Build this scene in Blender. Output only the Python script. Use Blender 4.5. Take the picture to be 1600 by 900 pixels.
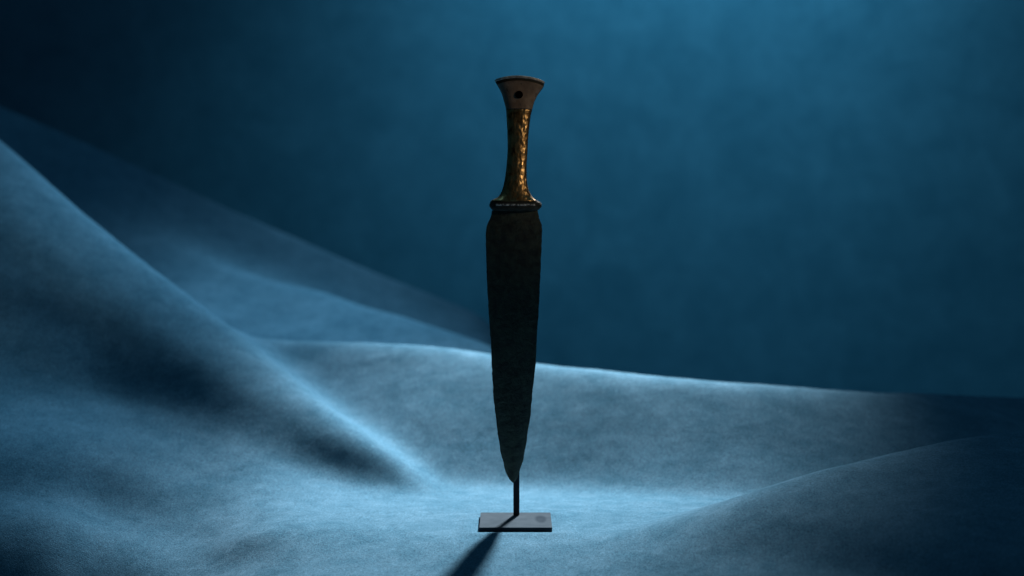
import bpy, bmesh, math
import numpy as np
from mathutils import Vector, noise

for o in list(bpy.data.objects):
    bpy.data.objects.remove(o, do_unlink=True)
scene = bpy.context.scene
COL = scene.collection
R = math.radians

# ------------------------------------------------------------------ camera
cd = bpy.data.cameras.new('camera')
cam = bpy.data.objects.new('camera', cd)
COL.objects.link(cam)
cam.location = (0, -1.3, 0.266)
cam.rotation_euler = (R(90 - 4), 0, 0)
cd.sensor_width = 36
cd.lens = 61.7
cd.clip_start = 0.05
cd.clip_end = 50
cd.dof.use_dof = True
cd.dof.focus_distance = 1.29
cd.dof.aperture_fstop = 4.5
cd.dof.aperture_blades = 0
scene.camera = cam

# ------------------------------------------------------------------ world, dim studio ambient
w = bpy.data.worlds.new('World')
scene.world = w
w.use_nodes = True
w.node_tree.nodes['Background'].inputs[0].default_value = (0.12, 0.55, 1.0, 1)
w.node_tree.nodes['Background'].inputs[1].default_value = 0.02

# ------------------------------------------------------------------ lamps
def aim(o, target):
    o.rotation_euler = (Vector(target) - o.location).to_track_quat('-Z', 'Y').to_euler()

def spot(name, loc, target, power, col, angle, blend, size):
    l = bpy.data.lights.new(name, 'SPOT')
    l.energy = power
    l.color = col
    l.spot_size = R(angle)
    l.spot_blend = blend
    l.shadow_soft_size = size
    o = bpy.data.objects.new(name, l)
    COL.objects.link(o)
    o.location = loc
    aim(o, target)
    return o

# key: hung behind and a little right of the dagger, above the frame
spot('key_lamp', (0.48, 1.79, 1.24), (0.0, 0.145, 0.0), 1330, (1.0, 0.95, 0.91), 17.2, 1.0, 0.10)
# added bluish fill spot beside the key, brightens the left and rear folds
spot('left_fold_fill', (0.48, 1.81, 1.27), (-0.31, 0.54, 0.12), 300, (0.60, 0.87, 1.0), 25, 1.0, 0.09)
# lamp washing the backdrop from above
spot('backdrop_lamp', (0.30, 1.52, 1.24), (0.38, 2.2, 0.52), 58, (0.26, 0.80, 1.0), 114, 1.0, 0.12)
# small warm lamp in front, right, for the hilt
spot('hilt_lamp', (0.85, -0.60, 0.48), (0.0, 0, 0.292), 12.0, (1.0, 0.79, 0.55), 10.5, 1.0, 0.055)

# large dim area fill added overhead, stands in for blue bounce light
al = bpy.data.lights.new('overhead_fill', 'AREA')
al.shape = 'RECTANGLE'
al.size = 2.4
al.size_y = 1.6
al.energy = 8.0
al.color = (0.28, 0.70, 1.0)
alo = bpy.data.objects.new('overhead_fill', al)
COL.objects.link(alo)
alo.location = (-0.2, 0.5, 2.2)

# ------------------------------------------------------------------ exposure
vs = scene.view_settings
vs.view_transform = 'Standard'
vs.look = 'None'
vs.exposure = 0
vs.gamma = 1
vs.use_curve_mapping = False

# ------------------------------------------------------------------ materials
class NT:
    def __init__(self, name):
        self.m = bpy.data.materials.new(name)
        self.m.use_nodes = True
        self.t = self.m.node_tree
        self.b = self.t.nodes['Principled BSDF']
        self.tc = self.t.nodes.new('ShaderNodeTexCoord')
    def n(self, kind, **kw):
        nd = self.t.nodes.new(kind)
        for k, v in kw.items():
            if hasattr(nd, k):
                setattr(nd, k, v)
            else:
                nd.inputs[k.replace('_', ' ')].default_value = v
        return nd
    def l(self, a, b):
        self.t.links.new(a, b)
    def noise(self, scale, detail=3, rough=.55, dist=0, vec=None, stretch=None):
        nd = self.n('ShaderNodeTexNoise', Scale=scale, Detail=detail, Roughness=rough, Distortion=dist)
        src = vec or self.tc.outputs['Object']
        if stretch:
            mp = self.n('ShaderNodeMapping')
            mp.inputs['Scale'].default_value = stretch
            self.l(src, mp.inputs['Vector'])
            src = mp.outputs['Vector']
        self.l(src, nd.inputs['Vector'])
        return nd.outputs['Fac']
    def ramp(self, fac, stops):
        nd = self.n('ShaderNodeValToRGB')
        e = nd.color_ramp.elements
        while len(e) < len(stops):
            e.new(0.5)
        for el, (p, c) in zip(e, stops):
            el.position = p
            el.color = (c, c, c, 1) if isinstance(c, (int, float)) else (*c, 1)
        self.l(fac, nd.inputs[0])
        return nd.outputs[0]
    def mix(self, fac, a, b, mode='MIX'):
        nd = self.n('ShaderNodeMix', data_type='RGBA', blend_type=mode)
        for sock, v in ((nd.inputs[0], fac), (nd.inputs[6], a), (nd.inputs[7], b)):
            if isinstance(v, bpy.types.NodeSocket):
                self.l(v, sock)
            elif isinstance(v, (int, float)):
                sock.default_value = v
            else:
                sock.default_value = (*v, 1)
        return nd.outputs[2]
    def math(self, op, a, b):
        nd = self.n('ShaderNodeMath', operation=op)
        for sock, v in ((nd.inputs[0], a), (nd.inputs[1], b)):
            if isinstance(v, bpy.types.NodeSocket):
                self.l(v, sock)
            else:
                sock.default_value = v
        return nd.outputs[0]
    def bump(self, h, strength, dist, prev=None):
        nd = self.n('ShaderNodeBump', Strength=strength, Distance=dist)
        self.l(h, nd.inputs['Height'])
        if prev:
            self.l(prev, nd.inputs['Normal'])
        return nd.outputs['Normal']
    def set(self, name, v):
        if isinstance(v, bpy.types.NodeSocket):
            self.l(v, self.b.inputs[name])
        elif isinstance(v, (int, float)):
            self.b.inputs[name].default_value = v
        else:
            self.b.inputs[name].default_value = (*v, 1)

def cloth_material(name, weave, patch=.35):
    k = NT(name)
    big = k.ramp(k.noise(11, 5, .6, .6), [(.33, 0.0), (.70, 1.0)])
    mid = k.ramp(k.noise(60, 4, .65, .4), [(.35, 0.0), (.72, 1.0)])
    fine = k.ramp(k.noise(420, 3, .7), [(.30, 0.0), (.75, 1.0)])
    nap = k.math('ADD', k.math('MULTIPLY', big, patch), k.math('MULTIPLY', mid, .70 - patch))
    nap = k.math('ADD', nap, k.math('MULTIPLY', fine, .30))
    thread = k.ramp(k.noise(900, 2, .6), [(.28, .35), (.72, 1.6)])
    c = k.mix(nap, (0.030, 0.092, 0.145), (0.078, 0.170, 0.250))
    k.set('Base Color', k.mix(.8, c, thread, 'MULTIPLY'))
    k.set('Roughness', 0.95)
    k.set('Specular IOR Level', 0.0)
    k.set('Sheen Weight', k.ramp(nap, [(.25, .06), (.8, .28)]))
    k.set('Sheen Roughness', 0.35)
    k.set('Sheen Tint', (0.40, 0.72, 1.0))
    nrm = k.bump(k.noise(45, 3, .6, .3), .14, .003)
    nrm = k.bump(k.noise(800, 2, .7), .5, .0006, nrm)
    if weave:
        wv = k.n('ShaderNodeTexWave', wave_type='BANDS', bands_direction='X', Scale=230, Distortion=1.5, Detail=2)
        mp = k.n('ShaderNodeMapping')
        mp.inputs['Rotation'].default_value = (0, 0, R(38))
        k.l(k.tc.outputs['Object'], mp.inputs['Vector'])
        k.l(mp.outputs['Vector'], wv.inputs['Vector'])
        nrm = k.bump(wv.outputs['Fac'], .3, .0004, nrm)
    k.set('Normal', nrm)
    return k.m

M = {}
M['cloth'] = cloth_material('blue_felt', True)
M['backdrop'] = cloth_material('blue_backdrop_felt', False, .40)

def bronze(name, c0, c1, rough, metal, bumpd=.0006, spec=.5):
    k = NT(name)
    a = k.ramp(k.noise(160, 6, .65, .5), [(.35, 0.0), (.68, 1.0)])
    k.set('Base Color', k.mix(a, c0, c1))
    k.set('Metallic', metal)
    k.set('Specular IOR Level', spec)
    k.set('Roughness', rough)
    nrm = k.bump(k.noise(220, 6, .7, .3), .7, bumpd)
    nrm = k.bump(k.noise(1100, 3, .7), .5, .0002, nrm)
    k.set('Normal', nrm)
    return k.m

M['blade'] = bronze('patinated_blade_bronze', (0.009, 0.012, 0.009), (0.048, 0.064, 0.043), .6, .2, .0022)
M['socket'] = bronze('shaded_socket_bronze', (0.006, 0.006, 0.005), (0.015, 0.014, 0.012), .8, .0, .0003, .1)  # near-black colour puts the shade of the rivet hole into the socket
M['frame'] = bronze('dark_hilt_bronze', (0.018, 0.020, 0.016), (0.04, 0.04, 0.036), .75, .0, .0003, .08)

k = NT('worn_gold_foil')
g = k.ramp(k.noise(210, 5, .6, .4, stretch=(1, 1, .7)), [(.36, 0.0), (.62, 1.0)])
k.set('Base Color', k.mix(g, (0.10, 0.055, 0.022), (0.58, 0.37, 0.16)))
k.set('Metallic', 1.0)
k.set('Roughness', k.ramp(g, [(0, .48), (1, .31)]))
nrm = k.bump(k.noise(190, 4, .55, .4, stretch=(1, 1, .6)), .45, .0009)
nrm = k.bump(k.noise(600, 3, .6), .35, .0003, nrm)
k.set('Normal', nrm)
M['gold'] = k.m

k = NT('aged_bone')
g = k.ramp(k.noise(120, 5, .6, .4), [(.3, 0.0), (.7, 1.0)])
c = k.mix(g, (0.095, 0.062, 0.040), (0.19, 0.135, 0.095))
st = k.ramp(k.noise(420, 3, .6), [(.60, 0.0), (.68, 1.0)])
k.set('Base Color', k.mix(st, c, (0.05, 0.035, 0.025)))
k.set('Roughness', .5)
k.set('Normal', k.bump(k.noise(260, 5, .7), .5, .0005))
M['bone'] = k.m

k = NT('worn_pale_rim')
g = k.ramp(k.noise(240, 5, .6, .3), [(.35, 0.0), (.65, 1.0)])
k.set('Base Color', k.mix(g, (0.16, 0.13, 0.11), (0.42, 0.38, 0.34)))
k.set('Roughness', .45)
k.set('Metallic', .2)
k.set('Normal', k.bump(k.noise(300, 4, .7), .4, .0003))
M['rim'] = k.m

k = NT('silver_inlay')
g = k.ramp(k.noise(500, 4, .6), [(.45, 0.0), (.55, 1.0)])
k.set('Base Color', k.mix(g, (0.05, 0.05, 0.05), (0.5, 0.5, 0.48)))
k.set('Roughness', .5)
M['inlay'] = k.m

def steel(name, col, rough):
    k = NT(name)
    g = k.ramp(k.noise(90, 4, .6), [(.3, 0.0), (.7, 1.0)])
    k.set('Base Color', k.mix(g, tuple(c * .88 for c in col), tuple(c * 1.1 for c in col)))
    k.set('Metallic', 0.0)
    k.set('Specular IOR Level', 0.0)
    k.set('Roughness', rough)
    k.set('Normal', k.bump(k.noise(900, 2, .6), .15, .0001))
    return k.m
M['steel'] = steel('dark_painted_steel', (0.020, 0.025, 0.032), .8)
# base plate paint with one soft dark oval near its right edge
k = NT('dark_painted_plate')
g = k.ramp(k.noise(90, 5, .65), [(.3, 0.0), (.7, 1.0)])
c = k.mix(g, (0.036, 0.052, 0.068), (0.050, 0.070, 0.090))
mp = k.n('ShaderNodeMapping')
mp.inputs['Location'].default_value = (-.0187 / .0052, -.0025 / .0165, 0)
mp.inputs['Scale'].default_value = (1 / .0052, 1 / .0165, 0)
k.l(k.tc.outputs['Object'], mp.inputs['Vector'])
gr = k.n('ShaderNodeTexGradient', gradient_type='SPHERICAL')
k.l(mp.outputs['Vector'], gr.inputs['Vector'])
oval = k.ramp(gr.outputs['Fac'], [(.0, 0.0), (.45, .55)])
k.set('Base Color', k.mix(oval, c, (0.012, 0.020, 0.030)))
k.set('Specular IOR Level', 0.0)
k.set('Roughness', .8)
k.set('Normal', k.bump(k.noise(900, 2, .6), .15, .0001))
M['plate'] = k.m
M['lint'] = steel('white_lint', (0.75, 0.75, 0.75), .9)

# ------------------------------------------------------------------ helpers
def mesh_obj(name, verts, faces, mat, parent=None, smooth=True):
    me = bpy.data.meshes.new(name)
    me.from_pydata([tuple(v) for v in verts], [], [tuple(f) for f in faces])
    me.validate()
    bm = bmesh.new()
    bm.from_mesh(me)
    bmesh.ops.recalc_face_normals(bm, faces=bm.faces)
    bm.to_mesh(me)
    bm.free()
    me.materials.append(mat)
    if smooth:
        me.polygons.foreach_set('use_smooth', [True] * len(me.polygons))
    o = bpy.data.objects.new(name, me)
    COL.objects.link(o)
    if parent:
        o.parent = parent
    return o

def thing(name, label, cat, loc=(0, 0, 0)):
    o = bpy.data.objects.new(name, None)
    COL.objects.link(o)
    o.location = loc
    o['label'] = label
    o['category'] = cat
    o.empty_display_size = 0.02
    return o

def catmull(pts, n):
    p = np.array(pts, float)
    p = np.vstack([2 * p[0] - p[1], p, 2 * p[-1] - p[-2]])
    out = []
    for i in range(1, len(p) - 2):
        for t in np.linspace(0, 1, n, endpoint=False):
            a, b, c, d = p[i - 1], p[i], p[i + 1], p[i + 2]
            out.append(.5 * (2 * b + (c - a) * t + (2 * a - 5 * b + 4 * c - d) * t * t + (3 * b - a - 3 * c + d) * t ** 3))
    out.append(p[-2])
    return np.array(out)

def blur(Z, it):
    for _ in range(it):
        P = np.pad(Z, 1, mode='edge')
        Z = (P[:-2, 1:-1] + 2 * P[1:-1, 1:-1] + P[2:, 1:-1]) / 4
        P = np.pad(Z, 1, mode='edge')
        Z = (P[1:-1, :-2] + 2 * P[1:-1, 1:-1] + P[1:-1, 2:]) / 4
    return Z

def smooth(a, b, x):
    t = np.clip((x - a) / (b - a), 0, 1)
    return t * t * (3 - 2 * t)

def wander(X, Y, seed, fmin, fmax, n):
    """smooth random surface: a sum of n plane waves"""
    rg = np.random.RandomState(seed)
    Z = np.zeros_like(X)
    for _ in range(n):
        a = rg.uniform(0, 2 * math.pi)
        f = rg.uniform(fmin, fmax)
        Z += np.sin(2 * math.pi * f * (X * math.cos(a) + Y * math.sin(a)) + rg.uniform(0, 6.28))
    return Z / math.sqrt(n)

# ------------------------------------------------------------------ draped cloth
# every fold is a crest line in metres with a front and a back width (the cloth falls away from the crest)
FOLDS = [
    # crest, front width (start, end), back width, crest roundness, exponent
    ([(-1.2, .95, .58), (-0.825, 0.98, 0.421), (-0.667, 1.0, 0.349), (-0.502, 1.0, 0.275), (-0.335, 1.0, 0.198),
      (-0.167, 0.98, 0.125), (-0.033, 0.96, 0.073), (0.049, 0.95, 0.034), (0.131, 0.94, 0.002)],
     (.72, .30), (.25, .15), .012, 1.9),
    ([(-.55, .90, .13), (-0.40, 0.87, 0.128), (-0.252, 0.82, 0.118), (-0.183, 0.76, 0.105), (-0.118, 0.71, 0.092), (-0.029, 0.66, 0.066), (0.028, 0.62, 0.047), (.09, .60, .02)],
     (.55, .35), (.12, .08), .016, 1.0),
    ([(-0.40, 0.45, 0.07, .22), (-0.266, 0.43, 0.091, .17), (-0.234, 0.43, 0.095, .18), (-0.15, 0.41, 0.094, .19), (-0.074, 0.38, 0.093, .195),
      (-0.024, 0.36, 0.089, .195), (0.024, 0.335, 0.082, .168), (0.117, 0.30, 0.076, .150), (0.203, 0.285, 0.070, .155), (0.293, 0.295, 0.062, .18),
      (0.389, 0.33, 0.054, .22), (0.53, 0.40, 0.040, .25), (.9, .56, .015, .30)],
     None, (.20, .16), .016, 1.12),
    ([(0.90, 0.22, 0.10), (0.521, 0.12, 0.073), (0.4, 0.06, 0.061), (0.313, 0.01, 0.056), (0.232, -0.04, 0.046),
      (0.171, -0.08, 0.031), (0.131, -0.12, 0.013), (0.1, -0.17, 0.002)],
     (.70, .50), (.15, .07), .014, 1.05),
]

def fold_height(X, Y, crest, wf, wb, e, k):
    c = catmull(crest, 5)
    best = np.full(X.shape, 1e9)
    zc = np.zeros_like(X)
    wv = np.zeros_like(X)
    sd = np.zeros_like(X)
    tt = np.zeros_like(X)
    n = len(c) - 1
    for i in range(n):
        a, b = c[i], c[i + 1]
        dx, dy = b[0] - a[0], b[1] - a[1]
        L2 = dx * dx + dy * dy + 1e-12
        t = np.clip(((X - a[0]) * dx + (Y - a[1]) * dy) / L2, 0, 1)
        px, py = X - (a[0] + t * dx), Y - (a[1] + t * dy)
        d = px * px + py * py
        m = d < best
        best = np.where(m, d, best)
        zc = np.where(m, a[2] + t * (b[2] - a[2]), zc)
        if wf is None:
            wv = np.where(m, a[3] + t * (b[3] - a[3]), wv)
        sd = np.where(m, dx * py - dy * px, sd)
        tt = np.where(m, (i + t) / n, tt)
    d = np.sqrt(best)
    left_to_right = crest[-1][0] > crest[0][0]
    front = (sd < 0) if left_to_right else (sd > 0)
    W = np.where(front, wv if wf is None else wf[0] + (wf[1] - wf[0]) * tt, wb[0] + (wb[1] - wb[0]) * tt)
    u = (np.sqrt(d * d + e * e) - e) / W
    return np.maximum(zc, 0) * np.clip(1 - u, 0, 1) ** k

# the large near left fold: lines running along it (x, y, z), from the crest down its front to the floor
CREST = [(-1.3, 1.1, .74), (-0.92, .86, .54), (-0.688, 0.68, 0.386), (-0.540, 0.56, 0.293), (-0.420, 0.47, 0.209), (-0.307, 0.385, 0.136),
         (-0.215, 0.295, 0.083), (-0.145, 0.21, 0.047), (-0.105, 0.178, 0.029), (-0.087, 0.163, 0.019), (-.074, .152, .009), (-.066, .146, .0)]
LINES = [
    [(-1.3, .45, .40), (-.65, .21, .115), (-.436, .203, .065), (-.359, .218, .0545), (-.277, .207, .0440), (-.184, .142, .0137), (-.145, .132, .0050), (-.105, .134, .0010), (-.066, .126, .0)],
    [(-1.3, .20, .28), (-.65, .07, .070), (-.400, .105, .036), (-.335, .125, .027), (-.250, .075, -.002), (-.170, .03, .0), (-.07, .03, .0)],
    [(-1.3, .10, .20), (-.65, -.01, .035), (-.388, .045, .009), (-.318, .055, -.007), (-.240, .020, -.017), (-.162, -.03, -.002), (-.07, -.03, .0)],
    [(-1.3, .0, .18), (-.65, -.06, .010), (-.376, .005, .003), (-.310, .010, -.014), (-.232, -.020, -.026), (-.155, -.08, -.012), (-.07, -.08, -.002)],
    [(-1.3, -.12, .10), (-.65, -.13, -.05), (-.350, -.100, -.064), (-.285, -.11, -.078), (-.213, -.13, -.043), (-.146, -.155, -.020), (-.07, -.155, -.015)],
]

def pchip(x, y, q):
    """shape preserving cubic through (x, y), x ascending"""
    h = np.diff(x)
    d = np.diff(y) / h
    m = np.zeros_like(y)
    for i in range(1, len(x) - 1):
        if d[i - 1] * d[i] > 0:
            w1, w2 = 2 * h[i] + h[i - 1], h[i] + 2 * h[i - 1]
            m[i] = (w1 + w2) / (w1 / d[i - 1] + w2 / d[i])
    m[0], m[-1] = d[0], d[-1]
    k = np.clip(np.searchsorted(x, q) - 1, 0, len(x) - 2)
    t = np.clip((q - x[k]) / h[k], 0, 1)
    t2, t3 = t * t, t * t * t
    return (2 * t3 - 3 * t2 + 1) * y[k] + (t3 - 2 * t2 + t) * h[k] * m[k] + (3 * t2 - 2 * t3) * y[k + 1] + (t3 - t2) * h[k] * m[k + 1]

def near_left_fold(xs, ys):
    out = np.zeros((len(ys), len(xs)))
    tabs = [catmull(sorted(L), 8) for L in [CREST] + LINES]
    for i, x in enumerate(xs):
        if x > -.067:
            out[:, i] = -.16 * np.clip(-(ys + .062), 0, .4) * float(smooth(.20, .04, np.float64(x)))
            continue
        kn = []
        for T in tabs:
            kn.append((float(np.interp(x, T[:, 0], T[:, 1])), float(np.interp(x, T[:, 0], T[:, 2]))))
        yc, zc = kn[0]
        bw = min(1.0, zc / .12 + .12)
        rb = .075 * min(1.0, zc / .12)
        kn.insert(1, (yc - rb, zc - .32 * rb))
        kn = [(yc + .30 * bw, .0), (yc + .17 * bw, zc * .25), (yc + .07 * bw, zc * .80)] + kn
        ylast, zlast = kn[-1]
        kn += [(ylast - .10, zlast - .045), (ylast - .6, zlast - .25)]
        kn = sorted(kn)
        for j in range(1, len(kn)):
            if kn[j][0] - kn[j - 1][0] < .004:
                kn[j] = (kn[j - 1][0] + .004, kn[j][1])
        kx = np.array([k[0] for k in kn])
        kz = np.array([k[1] for k in kn])
        out[:, i] = np.where(ys > kx[-1], kz[-1], np.where(ys < kx[0], kz[0], pchip(kx, kz, ys)))
    return out

xs = np.linspace(-1.3, 1.3, 620)
ys = np.linspace(-0.75, 2.1, 640)
X, Y = np.meshgrid(xs, ys)
base = near_left_fold(xs, ys)
acc = np.maximum(base, 0) ** 5
for f in FOLDS:
    acc += fold_height(X, Y, *f) ** 5
Z = acc ** .2 + np.minimum(base, 0)
# a shallow hollow behind the stand
Z -= .05 * (np.clip(Y - .035, 0, .10) - np.clip(Y - .17, 0, .10)) * smooth(-.16, -.06, X)
# the near left corner is bent down steeply, shaped to turn dark
edge = (-(Y + .125) - .35 * (X + .34))
Z -= .9 * np.clip(edge, 0, None) ** 1.0 * smooth(-.12, -.24, X)
Z -= .32 * np.maximum(np.maximum(smooth(.60, 1.0, Y) * smooth(-.05, .20, X), smooth(.48, .85, Y) * smooth(.2, .5, X)), smooth(1.1, 1.5, Y))
r = np.hypot(X - .003, Y + .012)
calm = smooth(.045, .16, r)
Z = blur(Z, 12)
soft = smooth(-.30, -.20, X) * smooth(-.055, -.085, X) * smooth(.07, .13, Y) * smooth(.42, .33, Y)
Z = Z * (1 - soft) + blur(Z, 5) * soft
Z += calm * (.0006 * wander(X, Y, 3, 3, 7, 9) + .00025 * wander(X, Y, 5, 10, 22, 12) + .00010 * wander(X, Y, 8, 40, 90, 16))
Z *= np.where(r < .05, smooth(.036, .05, r), 1)
# the cloth rises a little where the base plate presses into it
dx_ = np.maximum(np.abs(X - .0027) - .0265, 0)
dy_ = np.maximum(np.abs(Y + .012) - .0278, 0)
dd = np.hypot(dx_, dy_)
Z += np.where(dd > 0, .0013 * np.exp(-((dd - .009) / .006) ** 2), 0)
ny, nx = X.shape
idx = np.arange(nx * ny).reshape(ny, nx)
quads = np.stack([idx[:-1, :-1], idx[:-1, 1:], idx[1:, 1:], idx[1:, :-1]], -1).reshape(-1, 4)
me = bpy.data.meshes.new('draped_cloth')
me.vertices.add(nx * ny)
me.vertices.foreach_set('co', np.stack([X, Y, Z], -1).ravel())
me.loops.add(quads.size)
me.loops.foreach_set('vertex_index', quads.ravel().astype(np.int32))
me.polygons.add(len(quads))
me.polygons.foreach_set('loop_start', np.arange(0, quads.size, 4, dtype=np.int32))
me.polygons.foreach_set('use_smooth', np.ones(len(quads), dtype=bool))
me.update(calc_edges=True)
me.validate()
me.materials.append(M['cloth'])
cloth = bpy.data.objects.new('draped_cloth', me)
COL.objects.link(cloth)
cloth['kind'] = 'structure'
cloth['label'] = 'blue felt cloth lying in soft folds under the dagger stand'

# ------------------------------------------------------------------ backdrop
V, Fc = [], []
NX, NZ = 150, 90
bx = np.linspace(-2.4, 2.4, NX)
bs = np.linspace(0, 1, NZ)
for j, s in enumerate(bs):
    for i, x in enumerate(bx):
        z = -0.55 + 2.45 * s
        y = 2.20 + .012 * math.sin(x * 3.1 + 1.0 + z) + .008 * math.sin(x * 7.3 - 2 * z)
        V.append((x, y, z))
for j in range(NZ - 1):
    for i in range(NX - 1):
        a = j * NX + i
        Fc.append((a, a + 1, a + NX + 1, a + NX))
bd = mesh_obj('backdrop', V, Fc, M['backdrop'])
bd['kind'] = 'structure'
bd['label'] = 'blue felt backdrop hanging behind the folds'

# ------------------------------------------------------------------ dagger (profiles in mm: x, height)
BL = [(-14.8, 231.6), (-16.1, 227.3), (-18.7, 221.2), (-19.5, 214.1), (-19.5, 206.5), (-19.0, 192.7), (-18.4, 175.1), (-17.3, 155.3), (-16.1, 139.0), (-15.2, 123.2), (-14.9, 113.0), (-13.8, 92.3), (-11.3, 71.2), (-8.7, 53.3), (-4.8, 37.4), (-1.9, 31.6), (0.3, 29.2)]
BR = [(19.1, 231.6), (20.2, 226.4), (22.1, 222.1), (22.3, 215.5), (22.0, 206.5), (21.3, 189.1), (20.5, 171.8), (19.7, 155.3), (18.6, 140.3), (17.9, 123.2), (17.3, 113.5), (15.3, 98.1), (13.9, 80.4), (12.1, 69.8), (10.3, 56.9), (8.4, 46.2), (5.6, 36.9), (3.4, 31.3), (1.6, 29.2)]
HL = [(-12.7, 327.2), (-10.7, 323.8), (-7.7, 318.3), (-5.9, 312.5), (-4.4, 306.6), (-4.0, 300.0), (-3.5, 291.2), (-3.2, 279.6), (-3.5, 272.7), (-4.3, 263.7), (-5.4, 255.7), (-7.1, 248.3), (-9.3, 243.9), (-11.8, 241.7), (-15.1, 240.2), (-16.4, 238.0), (-16.1, 235.4), (-14.4, 232.9)]
HR = [(23.9, 327.2), (23.0, 323.8), (19.4, 318.7), (16.6, 313.2), (15.0, 307.4), (13.7, 301.5), (12.8, 294.2), (11.9, 285.4), (11.3, 272.6), (10.8, 265.9), (11.1, 254.9), (12.1, 249.0), (14.3, 243.9), (17.6, 240.6), (20.9, 238.7), (21.7, 236.9), (20.8, 234.3), (19.1, 232.9)]
HT = [(11.5, 327.2), (9.6, 318), (7.8, 306), (7.0, 290), (6.8, 272), (7.2, 256), (8.6, 246), (10.2, 241), (11.2, 238), (11.0, 235.4), (9.6, 232.9)]

def prof(tab):
    t = sorted((z, x) for x, z in tab)
    za = np.array([p[0] for p in t])
    xa = np.array([p[1] for p in t])
    return lambda z: float(np.interp(z, za, xa))

def smooth_prof(tab, n=6):
    c = catmull([(x, z) for x, z in tab], n)
    return prof([(p[0], p[1]) for p in c])

fBL, fBR = prof(BL), prof(BR)
fHL, fHR, fHT = smooth_prof(HL), smooth_prof(HR), smooth_prof(HT)

def nz(x, y, z, s, o=3):
    return noise.fractal(Vector((x * s, y * s, z * s)), 1.0, 2.0, o)

dagger = thing('dagger', 'ancient bronze dagger with dark leaf blade and gold wrapped flaring hilt, upright on stand', 'dagger', (0, 0, .0292))
DZ = -.0292

# blade: lens section with a low midrib and eroded edges
zs = np.concatenate([np.linspace(29.2, 40, 16), np.linspace(41, 218, 150), np.linspace(219, 232.5, 16)])
NS = 44
V, Fc = [], []
for zi, z in enumerate(zs):
    l, r_ = fBL(z), fBR(z)
    er = 1.0 if z > 33 else .3
    l += er * (.28 * nz(1.3, 0, z, .22) + .20 * nz(4, 0, z, .9))
    r_ -= er * (.28 * nz(7.7, 0, z, .22) + .20 * nz(9, 0, z, .9))
    c, a = (l + r_) / 2, max((r_ - l) / 2, .3)
    tmax = 3.3 * min(1, a / 9) ** .6
    for i in range(NS):
        th = 2 * math.pi * i / NS
        s = math.cos(th)
        y = math.copysign(1, math.sin(th)) * tmax * (1 - abs(s) ** 1.7) if abs(math.sin(th)) > 1e-6 else 0.0
        x = c + a * s
        n_ = .22 * nz(x, y, z, .18, 4) * (1 - abs(s) ** 4)
        y += math.copysign(n_, 1) * (1 if y > 0 else -1)
        V.append((x / 1000, y / 1000, z / 1000 + DZ))
for j in range(len(zs) - 1):
    for i in range(NS):
        a, b = j * NS + i, j * NS + (i + 1) % NS
        Fc.append((a, b, b + NS, a + NS))
Fc.append(tuple(range(NS)))
Fc.append(tuple(range((len(zs) - 1) * NS, len(zs) * NS)))
blade = mesh_obj('blade', V, Fc, M['blade'], dagger)

def arch(x, z, c, a):
    """the pommel end is domed: raise the middle towards the top"""
    t = float(smooth(300, 327, np.float64(z)))
    s = (x - c) / a
    return t * (3.1 * (1 - min(1, s * s)) - .7 * s)

def section(z, th, grow=0.0, ex=2.5):
    l, r_ = fHL(z), fHR(z)
    c, a = (l + r_) / 2, (r_ - l) / 2
    b = fHT(z)
    cs, sn = math.cos(th), math.sin(th)
    x = c + (a + grow) * math.copysign(abs(cs) ** (2 / ex), cs)
    y = (b + grow) * math.copysign(abs(sn) ** (2 / ex), sn)
    return x, y, c, a

# hilt frame: flanged bronze body
zs = list(np.linspace(233, 247, 20)) + list(np.linspace(248, 326.6, 70))
NS = 56
V, Fc = [], []
for z in zs:
    for i in range(NS):
        th = 2 * math.pi * i / NS
        x, y, c, a = section(z, th)
        V.append((x / 1000, y / 1000, (z + arch(x, z, c, a)) / 1000 + DZ))
for j in range(len(zs) - 1):
    for i in range(NS):
        p, q = j * NS + i, j * NS + (i + 1) % NS
        Fc.append((p, q, q + NS, p + NS))
Fc.append(tuple(range(NS)))
Fc.append(tuple(range((len(zs) - 1) * NS, len(zs) * NS)))
frame = mesh_obj('hilt_frame', V, Fc, M['frame'], dagger)

def shell(name, z0, z1, half, thick, mat, parent, side=-1, crumple=0.0, nzs=60, nth=40):
    """curved plate seated on the hilt frame, with real edges"""
    V, Fc = [], []
    rows = np.linspace(z0, z1, nzs)
    rows2 = [rows[0]] + list(rows) + [rows[-1]]
    cols = np.linspace(-half, half, nth)
    cols2 = [cols[0]] + list(cols) + [cols[-1]]
    for j, z in enumerate(rows2):
        for i, t in enumerate(cols2):
            rim = j in (0, len(rows2) - 1) or i in (0, len(cols2) - 1)
            # parameter by x so the plate leaves an even flange at both edges
            th = side * (math.pi / 2 - t)
            g = -0.6 if rim else thick
            x, y, c, a = section(z, th, 0)
            nx_, ny_ = (x - c) / a, y / fHT(z)
            if crumple and not rim:
                g += crumple * (nz(x * 1.0, y, z * .7, .42, 3) + .35 * nz(x * 1.7 + 9, y, z * .25, .5, 2))
            x += g * nx_ * .5
            y += g * (1 if y > 0 else -1)
            V.append((x / 1000, y / 1000, (z + arch(x, z, c, a)) / 1000 + DZ))
    w_ = len(cols2)
    for j in range(len(rows2) - 1):
        for i in range(w_ - 1):
            p = j * w_ + i
            Fc.append((p, p + 1, p + w_ + 1, p + w_))
    return mesh_obj(name, V, Fc, mat, parent)

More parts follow.
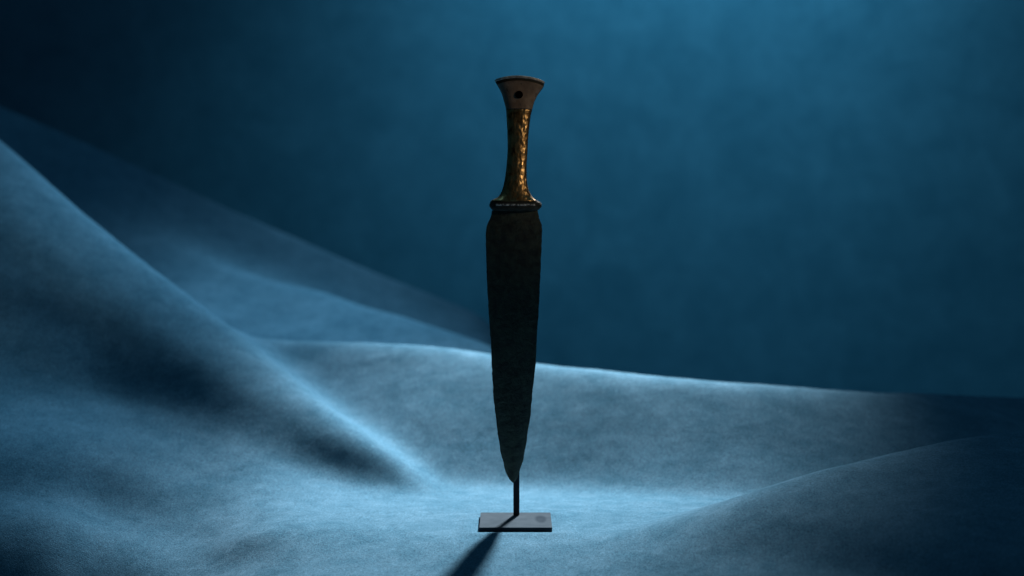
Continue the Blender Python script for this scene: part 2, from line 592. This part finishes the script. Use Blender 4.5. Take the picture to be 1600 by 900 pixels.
grip = shell('grip_plate', 239.8, 306.6, R(72), .45, M['gold'], dagger, -1, .28, 110, 54)
pom = shell('pommel_plate', 307.0, 324.6, R(71), .60, M['bone'], dagger, -1, .06)
shell('grip_plate', 239.8, 306.6, R(72), .45, M['gold'], dagger, 1, .55, 60, 40)
shell('pommel_plate', 307.0, 324.6, R(71), .60, M['bone'], dagger, 1, .06)

# pommel cap: thin domed plate over the flare
V, Fc = [], []
lv = [(326.5, -.7), (326.55, .1), (327.0, .35), (327.7, .35), (328.15, .0), (328.35, -.8)] + [(328.4 + .3 * (1 - q * q), None, q) for q in (.85, .65, .4, .15)]
for rec in lv:
    for i in range(NS):
        th = 2 * math.pi * i / NS
        x, y, c, a = section(326.6, th, rec[1] if rec[1] is not None else -.8)
        if rec[1] is None:
            x = c + (x - c) * rec[2]
            y *= rec[2]
        V.append((x / 1000, y / 1000, (rec[0] + arch(x, 327, c, a)) / 1000 + DZ))
for j in range(len(lv) - 1):
    for i in range(NS):
        p, q = j * NS + i, j * NS + (i + 1) % NS
        Fc.append((p, q, q + NS, p + NS))
Fc.append(tuple(range((len(lv) - 1) * NS, len(lv) * NS)))
mesh_obj('pommel_cap', V, Fc, M['rim'], dagger)

# rivet hole: open the plate and the frame behind it, then line the hole with a deep socket
HX, HZ = .0052, .3175 + DZ
def rr(co):
    return math.hypot(co.x - HX, co.z - HZ)
def open_hole(o, rad):
    bm = bmesh.new()
    bm.from_mesh(o.data)
    es = [e for e in bm.edges if e.verts[0].co.y < 0 and e.verts[1].co.y < 0 and min(rr(e.verts[0].co), rr(e.verts[1].co)) < .006]
    bmesh.ops.subdivide_edges(bm, edges=es, cuts=4, use_grid_fill=True)
    kill = [f for f in bm.faces if f.calc_center_median().y < 0 and rr(f.calc_center_median()) < rad]
    bmesh.ops.delete(bm, geom=kill, context='FACES')
    for v in bm.verts:
        d = rr(v.co)
        if v.co.y < 0 and d < rad * 1.3 and v.is_boundary:
            v.co.x = HX + (v.co.x - HX) * rad / d
            v.co.z = HZ + (v.co.z - HZ) * rad / d
    bm.to_mesh(o.data)
    bm.free()
    o.data.polygons.foreach_set('use_smooth', [True] * len(o.data.polygons))
open_hole(pom, .0028)
open_hole(frame, .0027)
V, Fc = [], []
NH = 28
prof_ = [(.0028, -.0104), (.00285, -.009), (.0026, -.004), (.0025, .004), (.0008, .005)]
for r_, y in prof_:
    for i in range(NH):
        th = 2 * math.pi * i / NH
        V.append((HX + r_ * math.cos(th), y, HZ + r_ * math.sin(th)))
for j in range(len(prof_) - 1):
    for i in range(NH):
        p, q = j * NH + i, j * NH + (i + 1) % NH
        Fc.append((p, q, q + NH, p + NH))
Fc.append(tuple(range((len(prof_) - 1) * NH, len(prof_) * NH)))
mesh_obj('rivet_socket', V, Fc, M['socket'], pom)

# guard: lower collar with a thin worn inlay along its front
V, Fc = [], []
gl = [(232.2, -2.2), (232.6, -.4), (233.6, .25), (235.2, .45), (236.6, .40), (237.6, .1), (238.2, -.6)]
for z, g in gl:
    for i in range(NS):
        th = 2 * math.pi * i / NS
        x, y, c, a = section(max(z, 233), th, g)
        V.append((x / 1000, y / 1000, z / 1000 + DZ))
for j in range(len(gl) - 1):
    for i in range(NS):
        p, q = j * NS + i, j * NS + (i + 1) % NS
        Fc.append((p, q, q + NS, p + NS))
guard = mesh_obj('guard', V, Fc, M['frame'], dagger)
V, Fc = [], []
rows = [(236.3, .30), (236.5, .62), (237.5, .55), (237.7, .1)]
ths = np.linspace(-math.pi / 2 - .75, -math.pi / 2 + .75, 40)
for z, g in rows:
    for th in ths:
        x, y, c, a = section(z, th, g + .1 * nz(th * 9, 0, z, 1.0))
        V.append((x / 1000, y / 1000, z / 1000 + DZ))
for j in range(len(rows) - 1):
    for i in range(len(ths) - 1):
        p = j * len(ths) + i
        Fc.append((p, p + 1, p + len(ths) + 1, p + len(ths)))
mesh_obj('inlay', V, Fc, M['inlay'], guard)

# ------------------------------------------------------------------ display stand
stand = thing('display_stand', 'small dark grey steel stand with flat square base and thin rod on blue cloth', 'stand', (.0027, -.012, 0))
def add_bevel_box(bm, lo, hi, bev):
    g = bmesh.ops.create_cube(bm, size=1)
    for v in g['verts']:
        v.co = Vector([lo[i] + (v.co[i] + .5) * (hi[i] - lo[i]) for i in range(3)])
    es = list({e for v in g['verts'] for e in v.link_edges})
    bmesh.ops.bevel(bm, geom=es, offset=bev, segments=2, affect='EDGES', profile=.6)
bm = bmesh.new()
add_bevel_box(bm, (-.0265, -.0278, .0001), (.0265, .0278, .0034), .00025)
me = bpy.data.meshes.new('base_plate')
bm.to_mesh(me); bm.free()
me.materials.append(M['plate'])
bp = bpy.data.objects.new('base_plate', me); COL.objects.link(bp); bp.parent = stand

bm = bmesh.new()
bmesh.ops.create_cone(bm, cap_ends=True, segments=28, radius1=.0023, radius2=.0023, depth=.150)
bmesh.ops.bevel(bm, geom=[e for e in bm.edges if abs(e.verts[0].co.z - e.verts[1].co.z) < 1e-6], offset=.0003, segments=2, affect='EDGES')
for v in bm.verts:
    v.co += Vector((.0006, .0175, .0755 + .0030))
for f in bm.faces:
    f.smooth = len(f.verts) == 4
me = bpy.data.meshes.new('rod')
bm.to_mesh(me); bm.free()
me.materials.append(M['steel'])
o = bpy.data.objects.new('rod', me); COL.objects.link(o); o.parent = stand

# ------------------------------------------------------------------ lint fleck on the cloth
dg = bpy.context.evaluated_depsgraph_get()
def floor_z(x, y):
    ok, loc, n_, i_ = cloth.ray_cast(Vector((x, y, 1)), Vector((0, 0, -1)))
    return loc.z
bm = bmesh.new()
bmesh.ops.create_icosphere(bm, subdivisions=2, radius=.0007)
for v in bm.verts:
    v.co = Vector((v.co.x * 1.5, v.co.y, v.co.z * .35)) * (1 + .4 * noise.noise(v.co * 1500))
me = bpy.data.meshes.new('lint_fleck')
bm.to_mesh(me); bm.free()
me.materials.append(M['lint'])
o = bpy.data.objects.new('lint_fleck', me); COL.objects.link(o)
o.location = (-.243, -.055, floor_z(-.243, -.055) + .0003)
o['label'] = 'tiny white lint fleck on the cloth in the lower left folds'
o['category'] = 'lint'
